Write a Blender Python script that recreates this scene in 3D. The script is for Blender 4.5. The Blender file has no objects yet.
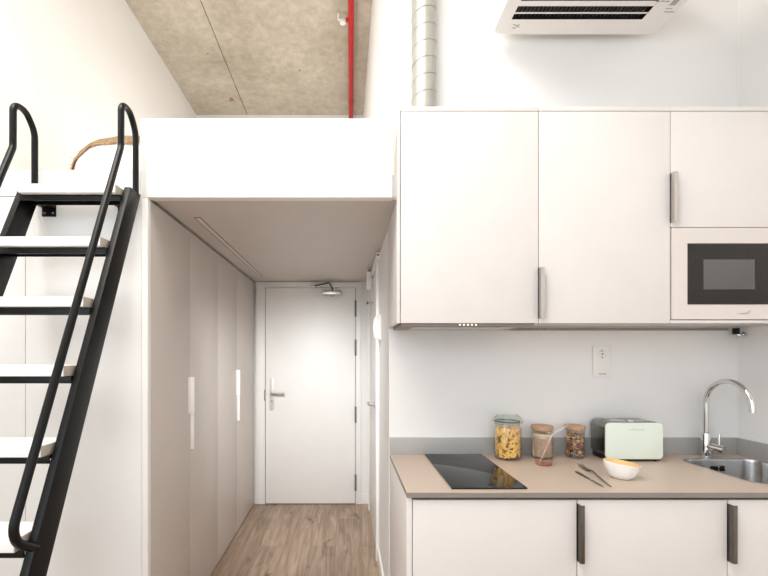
import bpy, bmesh, math, random
from mathutils import Vector, Matrix, noise
random.seed(7)
PI = math.pi
scn = bpy.context.scene
col = scn.collection

# ------------------------------------------------------------------ materials
def lin(c):
    return tuple((x / 12.92) if x <= 0.04045 else ((x + 0.055) / 1.055) ** 2.4 for x in c)

class NT:
    def __init__(self, name):
        self.m = bpy.data.materials.new(name)
        self.m.use_nodes = True
        self.t = self.m.node_tree
        self.b = self.t.nodes['Principled BSDF']
    def n(self, typ, **kw):
        nd = self.t.nodes.new(typ)
        for k, v in kw.items():
            if k in nd.inputs.keys():
                nd.inputs[k].default_value = v
            else:
                setattr(nd, k, v)
        return nd
    def l(self, a, b):
        self.t.links.new(a, b)

def mat(name, rgb, rough=0.5, metal=0.0, var=0.03, scale=6.0, bump=0.0, bscale=200.0, spec=0.5,
        trans=0.0, ior=1.45, coat=0.0, stretch=None, emit=0.0):
    """a plain procedural surface: base colour with soft noise variation and optional fine bump"""
    q = NT(name)
    c = lin(rgb)
    tc = q.n('ShaderNodeTexCoord')
    mp = q.n('ShaderNodeMapping')
    if stretch:
        mp.inputs['Scale'].default_value = stretch
    q.l(tc.outputs['Object'], mp.inputs['Vector'])
    nz = q.n('ShaderNodeTexNoise', Scale=scale, Detail=3.0)
    q.l(mp.outputs['Vector'], nz.inputs['Vector'])
    rp = q.n('ShaderNodeValToRGB')
    rp.color_ramp.elements[0].position = 0.3
    rp.color_ramp.elements[1].position = 0.7
    rp.color_ramp.elements[0].color = tuple(max(0, x * (1 - var)) for x in c) + (1,)
    rp.color_ramp.elements[1].color = tuple(min(1, x * (1 + var)) for x in c) + (1,)
    q.l(nz.outputs['Fac'], rp.inputs['Fac'])
    q.l(rp.outputs['Color'], q.b.inputs['Base Color'])
    q.b.inputs['Roughness'].default_value = rough
    q.b.inputs['Metallic'].default_value = metal
    q.b.inputs['Specular IOR Level'].default_value = spec
    q.b.inputs['IOR'].default_value = ior
    q.b.inputs['Transmission Weight'].default_value = trans
    q.b.inputs['Coat Weight'].default_value = coat
    if emit:
        q.b.inputs['Emission Color'].default_value = c + (1,)
        q.b.inputs['Emission Strength'].default_value = emit
    if bump:
        n2 = q.n('ShaderNodeTexNoise', Scale=bscale, Detail=2.0)
        q.l(mp.outputs['Vector'], n2.inputs['Vector'])
        bp = q.n('ShaderNodeBump', Strength=bump, Distance=0.002)
        q.l(n2.outputs['Fac'], bp.inputs['Height'])
        q.l(bp.outputs['Normal'], q.b.inputs['Normal'])
    return q.m

M = {}
M['paint'] = mat('white_wall_paint', (.93, .925, .915), .75, var=.012, scale=3, bump=.05, bscale=260)
M['trim'] = mat('white_satin_paint', (.95, .945, .93), .42, var=.01)
M['laminate'] = mat('cashmere_laminate', (.862, .838, .82), .42, var=.012, scale=9, bump=.03, bscale=420)
M['wardrobe'] = mat('cashmere_laminate_shaded', (.80, .765, .735), .40, var=.015, scale=5, bump=.03, bscale=420)  # same cashmere laminate, with the grazing-light shade put into its colour
M['dark_gap'] = mat('dark_recess', (.16, .15, .15), .7)
M['carcass'] = mat('carcass_board', (.60, .56, .53), .6)
M['counter'] = mat('taupe_quartz', (.735, .665, .605), .33, var=.035, scale=90, spec=.5)
M['counter_edge'] = mat('grey_upstand_quartz', (.665, .66, .65), .35, var=.03, scale=90)
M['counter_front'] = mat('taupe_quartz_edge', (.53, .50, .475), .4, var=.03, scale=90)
M['steel'] = mat('brushed_steel', (.78, .77, .75), .26, 1.0, var=.05, scale=30, stretch=(1, 1, 14))
M['sink'] = mat('sink_steel', (.74, .73, .72), .22, 1.0, var=.05, scale=25)
M['chrome'] = mat('polished_chrome', (.86, .86, .86), .06, 1.0, var=.01)
M['handle'] = mat('satin_nickel', (.78, .755, .73), .32, 1.0, var=.04, scale=40)
M['dark_handle'] = mat('dark_handle_steel', (.45, .425, .40), .38, 1.0, var=.04, scale=40)  # darker tone for the base cabinet handles
M['toaster_steel'] = mat('toaster_steel', (.58, .57, .56), .24, 1.0, var=.05, scale=30)
M['plate'] = mat('satin_aluminium_plate', (.85, .85, .83), .35, .3, var=.01)
M['darksteel'] = mat('dark_satin_steel', (.42, .41, .40), .30, 1.0, var=.05, scale=30)
M['black'] = mat('black_powder_coat', (.055, .054, .054), .34, var=.05, scale=40, spec=.28)
M['tread'] = mat('white_tread_board', (.95, .94, .925), .38, var=.01)
M['tread_edge'] = mat('tread_end_board', (.80, .765, .715), .55, var=.06, scale=60)
M['glass_black'] = mat('black_ceramic_glass', (.022, .022, .024), .04, var=.0, spec=.6)
M['mw_black'] = mat('microwave_black_glass', (.13, .12, .115), .10, var=.0, spec=.4)
M['mw_screen'] = mat('microwave_window_mesh', (.36, .345, .34), .18, var=.04, scale=900, spec=.4)
M['mw_trim'] = mat('champagne_trim', (.835, .80, .77), .35, .0, var=.015)
M['red'] = mat('red_pipe_enamel', (.73, .08, .08), .35, var=.04)
M['red_dot'] = mat('red_lens', (.80, .12, .10), .3)
M['plastic'] = mat('white_plastic', (.93, .925, .905), .38, var=.006)
M['ac_white'] = mat('air_conditioner_white', (.93, .915, .90), .42, var=.006)
M['ac_dark'] = mat('air_conditioner_core', (.10, .085, .075), .6)
M['ac_fin'] = mat('air_conditioner_fins', (.24, .22, .205), .5)
M['print'] = mat('grey_print', (.68, .66, .63), .6)
M['mint'] = mat('mint_enamel', (.875, .915, .868), .25, var=.01, coat=.3)
M['black_plastic'] = mat('black_plastic', (.07, .07, .07), .35)
M['bowl_white'] = mat('white_bowl_glaze', (.95, .945, .935), .28, var=.006)
M['bowl_in'] = mat('yellow_bamboo_inside', (.91, .76, .52), .4, var=.03, scale=20)
M['penne'] = mat('pasta_yellow', (.95, .77, .42), .5, var=.10, scale=25)
M['oat'] = mat('oat_flakes', (.95, .88, .77), .8, var=.12, scale=90)
M['nut_a'] = mat('nut_brown', (.66, .42, .27), .5, var=.15, scale=60)
M['nut_b'] = mat('nut_dark', (.42, .25, .17), .5, var=.15, scale=60)
M['nut_c'] = mat('nut_cream', (.90, .78, .62), .5, var=.10, scale=60)
M['cork'] = mat('bamboo_lid', (.72, .58, .47), .6, var=.07, scale=14, stretch=(1, 6, 6))
M['duct'] = mat('galvanised_duct', (.70, .695, .665), .5, .45, var=.05, scale=18)
M['jute'] = mat('jute_weave', (.74, .635, .50), .9, var=.22, scale=45, bump=.8, bscale=160)
M['linen'] = mat('white_cotton', (.95, .945, .935), .9, var=.01, bump=.2, bscale=180)
M['led'] = mat('lit_indicator', (1, .97, .9), .4, emit=3.0)
M['straw'] = mat('pale_pink_straw', (.90, .83, .82), .2, var=.01, coat=.4)
M['rubber'] = mat('grey_seal', (.45, .44, .43), .6)

def glassmat(name, rgb, refl=.6, rough=0.02):
    """thin clear glass: see-through tint with a fresnel sheen"""
    q = NT(name)
    q.t.nodes.remove(q.b)
    tr = q.n('ShaderNodeBsdfTransparent')
    tr.inputs['Color'].default_value = rgb + (1,)
    gl = q.n('ShaderNodeBsdfGlossy', Roughness=rough)
    lw = q.n('ShaderNodeLayerWeight', Blend=.5)
    fr = q.n('ShaderNodeMath', operation='POWER')
    q.l(lw.outputs['Facing'], fr.inputs[0]); fr.inputs[1].default_value = 3.5
    fa = q.n('ShaderNodeMath', operation='ADD')
    q.l(fr.outputs['Value'], fa.inputs[0]); fa.inputs[1].default_value = .09
    nz = q.n('ShaderNodeTexNoise', Scale=14.0)
    mr = q.n('ShaderNodeMapRange')
    mr.inputs['To Min'].default_value = refl * .92
    mr.inputs['To Max'].default_value = refl
    q.l(nz.outputs['Fac'], mr.inputs['Value'])
    mu = q.n('ShaderNodeMath', operation='MULTIPLY')
    q.l(fa.outputs['Value'], mu.inputs[0]); q.l(mr.outputs['Result'], mu.inputs[1])
    mx = q.n('ShaderNodeMixShader')
    q.l(mu.outputs['Value'], mx.inputs[0]); q.l(tr.outputs['BSDF'], mx.inputs[1]); q.l(gl.outputs['BSDF'], mx.inputs[2])
    q.l(mx.outputs['Shader'], q.t.nodes['Material Output'].inputs['Surface'])
    return q.m
M['glass'] = glassmat('clear_jar_glass', (.99, .995, .992))
M['glass_green'] = glassmat('pale_green_lid_glass', (.87, .93, .89))
M['glass_pink'] = glassmat('pink_tumbler_glass', (.99, .94, .92))
M['glass_pink_base'] = glassmat('pink_tumbler_base', (.93, .66, .58))

def concrete():
    q = NT('raw_concrete')
    tc = q.n('ShaderNodeTexCoord')
    a = q.n('ShaderNodeTexNoise', Scale=1.3, Detail=6.0, Roughness=.62)
    b = q.n('ShaderNodeTexNoise', Scale=14.0, Detail=5.0, Roughness=.6)
    v = q.n('ShaderNodeTexNoise', Scale=5.5, Detail=2.0, Roughness=.5)
    for n in (a, b, v):
        q.l(tc.outputs['Object'], n.inputs['Vector'])
    r = q.n('ShaderNodeValToRGB')
    e = r.color_ramp.elements
    e[0].position, e[0].color = .28, lin((.69, .645, .58)) + (1,)
    e[1].position, e[1].color = .72, lin((.82, .78, .72)) + (1,)
    q.l(a.outputs['Fac'], r.inputs['Fac'])
    r2 = q.n('ShaderNodeValToRGB')
    e = r2.color_ramp.elements
    e[0].position, e[0].color = .35, (.80, .79, .77, 1)
    e[1].position, e[1].color = .66, (1.06, 1.06, 1.06, 1)
    q.l(b.outputs['Fac'], r2.inputs['Fac'])
    mx = q.n('ShaderNodeMix', data_type='RGBA', blend_type='MULTIPLY')
    mx.inputs['Factor'].default_value = .8
    q.l(r.outputs['Color'], mx.inputs['A'])
    q.l(r2.outputs['Color'], mx.inputs['B'])
    # rusty flecks and pale scuffs with a shape of their own
    r3 = q.n('ShaderNodeValToRGB')
    e = r3.color_ramp.elements
    e[0].position, e[0].color = .715, (0, 0, 0, 1)
    e[1].position, e[1].color = .745, (1, 1, 1, 1)
    q.l(v.outputs['Fac'], r3.inputs['Fac'])
    m2 = q.n('ShaderNodeMix', data_type='RGBA')
    q.l(r3.outputs['Color'], m2.inputs['Factor'])
    q.l(mx.outputs['Result'], m2.inputs['A'])
    m2.inputs['B'].default_value = lin((.62, .47, .32)) + (1,)
    q.l(m2.outputs['Result'], q.b.inputs['Base Color'])
    q.b.inputs['Roughness'].default_value = .85
    bp = q.n('ShaderNodeBump', Strength=.25, Distance=.01)
    q.l(b.outputs['Fac'], bp.inputs['Height'])
    q.l(bp.outputs['Normal'], q.b.inputs['Normal'])
    return q.m
M['concrete'] = concrete()

def oakfloor():
    q = NT('oak_laminate_planks')
    tc = q.n('ShaderNodeTexCoord')
    mp = q.n('ShaderNodeMapping')
    mp.inputs['Rotation'].default_value = (0, 0, PI / 2)
    mp.inputs['Location'].default_value = (.31, .07, 0)
    q.l(tc.outputs['Object'], mp.inputs['Vector'])
    br = q.n('ShaderNodeTexBrick')
    br.offset = .37
    br.inputs['Scale'].default_value = 1.0
    br.inputs['Brick Width'].default_value = 1.38
    br.inputs['Row Height'].default_value = .192
    br.inputs['Mortar Size'].default_value = .0012
    br.inputs['Mortar Smooth'].default_value = .2
    br.inputs['Color1'].default_value = (0, 0, 0, 1)
    br.inputs['Color2'].default_value = (1, 1, 1, 1)
    br.inputs['Mortar'].default_value = (.4, .4, .4, 1)
    q.l(mp.outputs['Vector'], br.inputs['Vector'])
    g = q.n('ShaderNodeMapping')
    g.inputs['Scale'].default_value = (14, 1.1, 1)
    q.l(tc.outputs['Object'], g.inputs['Vector'])
    sh = q.n('ShaderNodeVectorMath', operation='ADD')
    q.l(g.outputs['Vector'], sh.inputs[0])
    sc = q.n('ShaderNodeVectorMath', operation='SCALE')
    sc.inputs['Scale'].default_value = 9.0
    q.l(br.outputs['Color'], sc.inputs[0])
    q.l(sc.outputs['Vector'], sh.inputs[1])
    n1 = q.n('ShaderNodeTexNoise', Scale=1.7, Detail=6.0, Roughness=.6, Distortion=1.2)
    q.l(sh.outputs['Vector'], n1.inputs['Vector'])
    r = q.n('ShaderNodeValToRGB')
    e = r.color_ramp.elements
    e[0].position, e[0].color = .34, lin((.52, .435, .365)) + (1,)
    e[1].position, e[1].color = .66, lin((.69, .605, .525)) + (1,)
    q.l(n1.outputs['Fac'], r.inputs['Fac'])
    # dark knots
    k = q.n('ShaderNodeMapping')
    k.inputs['Scale'].default_value = (9, 3.2, 1)
    q.l(tc.outputs['Object'], k.inputs['Vector'])
    n2 = q.n('ShaderNodeTexNoise', Scale=1.0, Detail=3.0, Distortion=.8)
    q.l(k.outputs['Vector'], n2.inputs['Vector'])
    r2 = q.n('ShaderNodeValToRGB')
    e = r2.color_ramp.elements
    e[0].position, e[0].color = .60, (1, 1, 1, 1)
    e[1].position, e[1].color = .72, (.30, .25, .22, 1)
    q.l(n2.outputs['Fac'], r2.inputs['Fac'])
    mx = q.n('ShaderNodeMix', data_type='RGBA', blend_type='MULTIPLY')
    mx.inputs['Factor'].default_value = .85
    q.l(r.outputs['Color'], mx.inputs['A'])
    q.l(r2.outputs['Color'], mx.inputs['B'])
    # plank-to-plank tone
    r4 = q.n('ShaderNodeValToRGB')
    e = r4.color_ramp.elements
    e[0].color = (.88, .87, .86, 1)
    e[1].color = (1.06, 1.05, 1.04, 1)
    q.l(br.outputs['Color'], r4.inputs['Fac'])
    m3 = q.n('ShaderNodeMix', data_type='RGBA', blend_type='MULTIPLY')
    m3.inputs['Factor'].default_value = 1
    q.l(mx.outputs['Result'], m3.inputs['A'])
    q.l(r4.outputs['Color'], m3.inputs['B'])
    m4 = q.n('ShaderNodeMix', data_type='RGBA')
    q.l(br.outputs['Fac'], m4.inputs['Factor'])
    q.l(m3.outputs['Result'], m4.inputs['A'])
    m4.inputs['B'].default_value = lin((.40, .32, .26)) + (1,)
    q.l(m4.outputs['Result'], q.b.inputs['Base Color'])
    q.b.inputs['Roughness'].default_value = .42
    return q.m
M['oak'] = oakfloor()

# ------------------------------------------------------------------ mesh building
class MB:
    def __init__(self):
        self.bm = bmesh.new()
    def add(self, verts, faces, mi=0, smooth=False):
        vs = [self.bm.verts.new(v) for v in verts]
        for f in faces:
            try:
                fc = self.bm.faces.new([vs[i] for i in f])
                fc.material_index = mi
                fc.smooth = smooth
            except ValueError:
                pass
        return vs
    def box(self, x0, x1, y0, y1, z0, z1, bev=0.0, mi=0, seg=2, xf=None):
        b = bmesh.new()
        bmesh.ops.create_cube(b, size=1)
        for v in b.verts:
            v.co = Vector(((x0 + x1) / 2 + v.co.x * (x1 - x0), (y0 + y1) / 2 + v.co.y * (y1 - y0), (z0 + z1) / 2 + v.co.z * (z1 - z0)))
        if bev:
            bmesh.ops.bevel(b, geom=b.edges[:], offset=bev, segments=seg, affect='EDGES', profile=.6)
        self.merge(b, mi, xf=xf)
        return self
    def merge(self, b, mi=None, smooth=None, xf=None):
        b.verts.index_update()
        vs = [self.bm.verts.new(xf @ v.co if xf else v.co) for v in b.verts]
        for f in b.faces:
            try:
                fc = self.bm.faces.new([vs[v.index] for v in f.verts])
                fc.material_index = f.material_index if mi is None else mi
                fc.smooth = f.smooth if smooth is None else smooth
            except ValueError:
                pass
        b.free()
    def tube(self, pts, r, seg=14, mi=0, caps=True, closed=False):
        pts = [Vector(p) for p in pts]
        n = len(pts)
        rs = r if isinstance(r, (list, tuple)) else [r] * n
        t0 = (pts[1] - pts[0]).normalized()
        up = Vector((0, 0, 1)) if abs(t0.z) < .9 else Vector((1, 0, 0))
        nrm = (up - t0 * up.dot(t0)).normalized()
        rings = []
        for i, p in enumerate(pts):
            if i == 0: t = t0
            elif i == n - 1: t = (pts[-1] - pts[-2]).normalized()
            else: t = ((pts[i] - pts[i - 1]).normalized() + (pts[i + 1] - pts[i]).normalized()).normalized()
            nrm = (nrm - t * nrm.dot(t)).normalized()
            bn = t.cross(nrm)
            rings.append([self.bm.verts.new(p + (nrm * math.cos(2 * PI * k / seg) + bn * math.sin(2 * PI * k / seg)) * rs[i]) for k in range(seg)])
        for i in range(n - 1):
            for k in range(seg):
                f = self.bm.faces.new((rings[i][k], rings[i][(k + 1) % seg], rings[i + 1][(k + 1) % seg], rings[i + 1][k]))
                f.smooth = True; f.material_index = mi
        if caps:
            for rg in (rings[0][::-1], rings[-1]):
                f = self.bm.faces.new(rg); f.material_index = mi
        return self
    def cyl(self, p0, p1, r, r2=None, seg=24, mi=0):
        return self.tube([p0, p1], [r, r if r2 is None else r2], seg, mi)
    def lathe(self, cx, cy, prof, seg=40, mi=0, fn=None, mis=None, close=False):
        """prof: list of (radius, z); radius 0 closes to a point"""
        rings = []
        for (r, z) in prof:
            if r < 1e-6:
                rings.append([self.bm.verts.new(fn(0, 0, z, 0) if fn else (cx, cy, z))])
            else:
                rg = []
                for k in range(seg):
                    a = 2 * PI * k / seg
                    x, y = r * math.cos(a), r * math.sin(a)
                    rg.append(self.bm.verts.new(fn(x, y, z, a) if fn else (cx + x, cy + y, z)))
                rings.append(rg)
        for i in range(len(rings) - 1):
            A, B = rings[i], rings[i + 1]
            m = mis[i] if mis else mi
            for k in range(seg):
                j = (k + 1) % seg
                if len(A) == 1 and len(B) == 1: continue
                if len(A) == 1: vs = (A[0], B[j], B[k])
                elif len(B) == 1: vs = (A[k], A[j], B[0])
                else: vs = (A[k], A[j], B[j], B[k])
                f = self.bm.faces.new(vs); f.smooth = True; f.material_index = m
        return self
    def prism(self, loop, vec, mi=0, smooth=False, bev=0.0, seg=2):
        """closed polygon (3-D points) pushed along vec"""
        b = bmesh.new()
        vs = [b.verts.new(p) for p in loop]
        f = b.faces.new(vs)
        r = bmesh.ops.extrude_face_region(b, geom=[f])
        bmesh.ops.translate(b, vec=vec, verts=[g for g in r['geom'] if isinstance(g, bmesh.types.BMVert)])
        bmesh.ops.recalc_face_normals(b, faces=b.faces[:])
        if bev:
            bmesh.ops.bevel(b, geom=b.edges[:], offset=bev, segments=seg, affect='EDGES', profile=.6)
        self.merge(b, mi, smooth)
        return self

def autosmooth(me, ang=35):
    try:
        me.set_sharp_from_angle(angle=math.radians(ang))
    except Exception:
        pass

BASE = {}
def build(name, mb, mats, parent=None, base=None, smooth=False):
    bmesh.ops.recalc_face_normals(mb.bm, faces=mb.bm.faces[:])
    off = BASE[parent] if parent is not None else Vector(base or (0, 0, 0))
    bmesh.ops.translate(mb.bm, vec=-off, verts=mb.bm.verts[:])
    me = bpy.data.meshes.new(name)
    mb.bm.to_mesh(me); mb.bm.free()
    for m in (mats if isinstance(mats, (list, tuple)) else [mats]):
        me.materials.append(M[m])
    if smooth:
        for p in me.polygons: p.use_smooth = True
    autosmooth(me)
    o = bpy.data.objects.new(name, me)
    col.objects.link(o)
    BASE[o] = off
    if parent is not None:
        o.parent = parent
    else:
        o.location = off
    return o

def tag(o, label=None, cat=None, group=None, kind=None):
    for k, v in (('label', label), ('category', cat), ('group', group), ('kind', kind)):
        if v: o[k] = v
    return o
def thing(name, base, label, cat, group=None):
    o = bpy.data.objects.new(name, None)
    o.empty_display_size = .1
    col.objects.link(o)
    o.location = base
    BASE[o] = Vector(base)
    return tag(o, label, cat, group)
def structure(name, mb, mats, label=None, base=None):
    o = build(name, mb, mats, base=base)
    return tag(o, label or name.replace('_', ' '), name.split('_')[0], kind='structure')

def fillet(pts, rad, n=8):
    """polyline with rounded corners"""
    P = [Vector(p) for p in pts]
    out = [P[0]]
    for i in range(1, len(P) - 1):
        a, b, c = P[i - 1], P[i], P[i + 1]
        u, v = (a - b), (c - b)
        lu, lv = u.length, v.length
        u.normalize(); v.normalize()
        ang = u.angle(v)
        rr = rad[i - 1] if isinstance(rad, (list, tuple)) else rad
        d = min(rr / math.tan(ang / 2), lu * .49, lv * .49)
        rr = d * math.tan(ang / 2)
        cen = b + (u + v).normalized() * (rr / math.sin(ang / 2))
        s, e = b + u * d - cen, b + v * d - cen
        tot = s.angle(e)
        for k in range(n + 1):
            t = k / n
            out.append(cen + (s * math.sin((1 - t) * tot) + e * math.sin(t * tot)) / max(1e-9, math.sin(tot)))
    out.append(P[-1])
    return out

def rrect(x0, x1, y0, y1, r, n=6):
    """rounded rectangle loop in 2-D, counter-clockwise"""
    pts = []
    for (cx, cy, a0) in ((x1 - r, y1 - r, 0), (x0 + r, y1 - r, PI / 2), (x0 + r, y0 + r, PI), (x1 - r, y0 + r, 1.5 * PI)):
        for k in range(n + 1):
            a = a0 + PI / 2 * k / n
            pts.append((cx + r * math.cos(a), cy + r * math.sin(a)))
    return pts

# ------------------------------------------------------------------ the place: key dimensions (metres)
CAMH, FPX = 1.44, 410.0
XL, XR = -1.92, 2.11          # side walls
XC = 0.237                    # corridor's right wall
YK = 2.205                    # kitchen wall
YF = 1.80                     # loft front
YD = 3.95                     # wall with the entrance door
YB = 5.30                     # wall at the back of the loft
H = 4.53                      # concrete ceiling
YN = -3.4                     # window wall behind the viewer
ZS = 2.135                    # underside of the loft

# ------------------------------------------------------------------ setting
structure('floor', MB().box(XL - .1, XR + .1, YN - .1, YD + .1, -.1, 0), 'oak', 'oak laminate plank floor')
m = MB()
xs = -1.263
m.box(XL - .1, xs - .004, YN - .1, YB + .1, H, H + .15)
m.box(xs + .004, XR + .1, YN - .1, YB + .1, H, H + .15)
m.box(xs - .02, xs + .02, YN - .1, YB + .1, H + .012, H + .14, mi=1)
structure('ceiling', m, ['concrete', 'dark_gap'], 'raw concrete ceiling with one formwork seam')
vy0, vy1, vz0, vz1 = -3.0, -.35, .9, 3.5
m = MB().box(XL - .1, XL, YN - .1, vy0, 0, H)
m.box(XL - .1, XL, vy1, YB + .1, 0, H)
m.box(XL - .1, XL, vy0, vy1, 0, vz0)
m.box(XL - .1, XL, vy0, vy1, vz1, H)
structure('wall_left', m, 'paint', 'tall white left wall')
structure('wall_right', MB().box(XR, XR + .1, YN - .1, YK + .1, 0, H), 'paint', 'white right wall beside the sink')
structure('wall_kitchen', MB().box(XC, XR, YK, YK + .1, 0, H), 'paint', 'white wall behind the kitchen')
structure('wall_corridor', MB().box(XC, XC + .1, YK + .1, YB, 0, H), 'paint', 'white right wall of the entrance corridor')
structure('wall_rear', MB().box(-1.9, XC, YD, YD + .1, 0, ZS), 'paint', 'white end wall of the corridor')
structure('wall_loft', MB().box(XL, XC + .1, YB, YB + .1, ZS, H), 'paint', 'white wall at the back of the loft')
m = MB()
m.box(XL, -1.4045, YF, YF + .05, 0, ZS - .005)
m.box(-1.4015, -.8935, YF, YF + .05, 0, ZS - .005)
structure('wall_ladder', m, 'paint', 'white panelled wall behind the loft ladder')
# window wall behind the viewer, with a wide opening
m = MB()
wx0, wx1, wz0, wz1 = -1.85, .9, .25, 4.1
m.box(XL, wx0, YN - .1, YN, 0, H); m.box(wx1, XR, YN - .1, YN, 0, H)
m.box(wx0, wx1, YN - .1, YN, 0, wz0); m.box(wx0, wx1, YN - .1, YN, wz1, H)
structure('wall_front', m, 'paint', 'white window wall behind the viewer')
m = MB()
for (a, b) in ((wx0, wx0 + .06), (wx1 - .06, wx1), (-.5, -.44)):
    m.box(a, b, YN - .08, YN - .02, wz0, wz1, .004)
for (a, b) in ((wz0, wz0 + .06), (wz1 - .06, wz1), (2.3, 2.36)):
    m.box(wx0, wx1, YN - .078, YN - .022, a, b, .004)
structure('window_1', m, 'black', 'tall dark framed window behind the viewer')
m = MB()
for (a, b) in ((vy0, vy0 + .06), (vy1 - .06, vy1), (-1.7, -1.64)):
    m.box(XL - .08, XL - .02, a, b, vz0, vz1, .004)
for (a, b) in ((vz0, vz0 + .06), (vz1 - .06, vz1)):
    m.box(XL - .078, XL - .022, vy0, vy1, a, b, .004)
structure('window_2', m, 'black', 'dark framed window in the left wall behind the viewer')
# loft
structure('loft_slab', MB().box(XL, XC, YF + .045, YB, ZS + .012, 2.245), 'paint', 'white loft floor slab')
m = MB().box(-.864, XC, YF + .045, YD, ZS, ZS + .011)
structure('ceiling_corridor', m, 'wardrobe', 'cashmere panel ceiling of the corridor under the loft')
structure('trim_1', MB().box(XL, -.9, YF, YF + .044, ZS, 2.248), 'paint', 'white loft edge board above the ladder')
m = MB().box(-.8985, .207, YF, YF + .044, ZS - .007, 2.474, .0015)
structure('loft_parapet', m, 'trim', 'white parapet board along the loft edge')
bpy.data.objects['loft_parapet']['category'] = 'parapet'
bpy.data.objects['loft_slab']['category'] = 'slab'
# baseboards
m = MB().box(-.864, -.862 + .02, YD - .012, YD, 0, .1)
m.box(.155, XC - .014, YD - .012, YD, 0, .1, .002)
structure('baseboard_rear', m, 'trim', 'white baseboard beside the entrance door')
m = MB().box(XC - .013, XC, YK + .002, 2.84, 0, .1, .002)
m.box(XC - .013, XC, 3.84, YD - .013, 0, .1, .002)
structure('baseboard_corridor', m, 'trim', 'white baseboard of the corridor right wall')

# ---- entrance door
d = thing('door_1', (-.33, YD, 0), 'white entrance door at the end of the corridor', 'door'); d['kind'] = 'structure'
LX0, LX1, LZ1 = -.760, .098, 2.072
build('leaf', MB().box(LX0, LX1, YD - .022, YD - .002, .008, LZ1, .002), 'trim', d)
m = MB()
m.box(-.856, LX0 - .014, YD - .020, YD, 0, 2.128, .003); m.box(LX1 + .012, .155, YD - .020, YD, 0, 2.128, .003)
m.box(LX0 - .014, LX1 + .012, YD - .020, YD, LZ1 + .012, 2.128, .003)
m.box(LX0 - .0135, LX0 - .005, YD - .030, YD, 0, LZ1 + .010, .002); m.box(LX1 + .004, LX1 + .0115, YD - .030, YD, 0, LZ1 + .010, .002)
m.box(LX0 - .0135, LX1 + .0115, YD - .030, YD, LZ1 + .004, LZ1 + .0115, .002)
m.box(LX0 - .005, LX1 + .004, YD - .0018, YD, 0, LZ1 + .004, mi=1)
build('door_frame', m, ['trim', 'dark_gap'], d)
for z in (1.875, 1.50, .86, .21):
    h = MB().box(LX1 - .006, LX1 + .012, YD - .034, YD - .02, z - .075, z + .075, .002)
    h.cyl((LX1 + .003, YD - .034, z - .078), (LX1 + .003, YD - .034, z + .078), .007, seg=12)
    build('hinge', h, 'rubber', d)
zh = CAMH - (393 - 354) * YD / FPX
hp = build('handle_plate', MB().prism([(x, YD - .022, z) for x, z in rrect(-.722, -.678, zh - .165, zh + .145, .02)], (0, -.008, 0), bev=.002), 'plate', d)
h = MB().cyl((-.70, YD - .03, zh), (-.70, YD - .075, zh), .010)
h.tube(fillet([(-.70, YD - .03, zh), (-.70, YD - .072, zh), (-.572, YD - .072, zh)], .018), .010)
build('lever_handle', h, 'handle', d)
h = MB().cyl((-.70, YD - .028, zh - .075), (-.70, YD - .036, zh - .075), .012)
h.box(-.703, -.697, YD - .0375, YD - .034, zh - .087, zh - .064)
build('lock_cylinder', h, 'handle', d)
build('strike_plate', MB().box(LX0 - .0135, LX0 - .0045, YD - .0315, YD - .029, zh - .07, zh + .03), 'steel', d)
cl = build('door_closer', MB().box(-.215, -.035, YD - .066, YD - .022, 2.003, 2.046, .008), 'handle', d)
build('closer_arm', MB().tube(fillet([(-.12, YD - .05, 2.046), (-.12, YD - .06, 2.065), (-.145, YD - .17, 2.098), (-.285, YD - .06, 2.088)], .012), .008), 'darksteel', cl)
build('closer_cap', MB().lathe(-.12, 0, [(0, 1.985), (.012, 1.985), (.016, 2.004)], 16, fn=lambda x, y, z, a: (-.12 + x, YD - .044 + y, z)), 'steel', cl)
build('closer_bracket', MB().box(-.32, -.27, YD - .06, YD - .02, 2.08, 2.094, .003), 'steel', cl)

# ---- bathroom door in the corridor's right wall
d = thing('door_2', (XC, 3.35, 0), 'white side door in the corridor right wall', 'door'); d['kind'] = 'structure'
build('leaf', MB().box(XC - .012, XC - .001, 2.95, 3.76, .008, 2.05, .002), 'trim', d)
m = MB()
m.box(XC - .022, XC, 2.845, 2.93, 0, 2.128, .003); m.box(XC - .022, XC, 3.78, 3.83, 0, 2.128, .003); m.box(XC - .022, XC, 2.93, 3.78, 2.062, 2.128, .003)
m.box(XC - .018, XC, 2.931, 2.946, 0, 2.06); m.box(XC - .018, XC, 3.764, 3.779, 0, 2.06)
build('door_frame', m, ['trim'], d)
zl = CAMH - 50 * 3.1 / FPX
h = MB().cyl((XC - .012, 3.06, zl), (XC - .02, 3.06, zl), .024)
h.tube(fillet([(XC - .018, 3.06, zl), (XC - .058, 3.06, zl), (XC - .058, 3.18, zl)], .016), .010)
build('lever_handle', h, 'handle', d)

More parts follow.
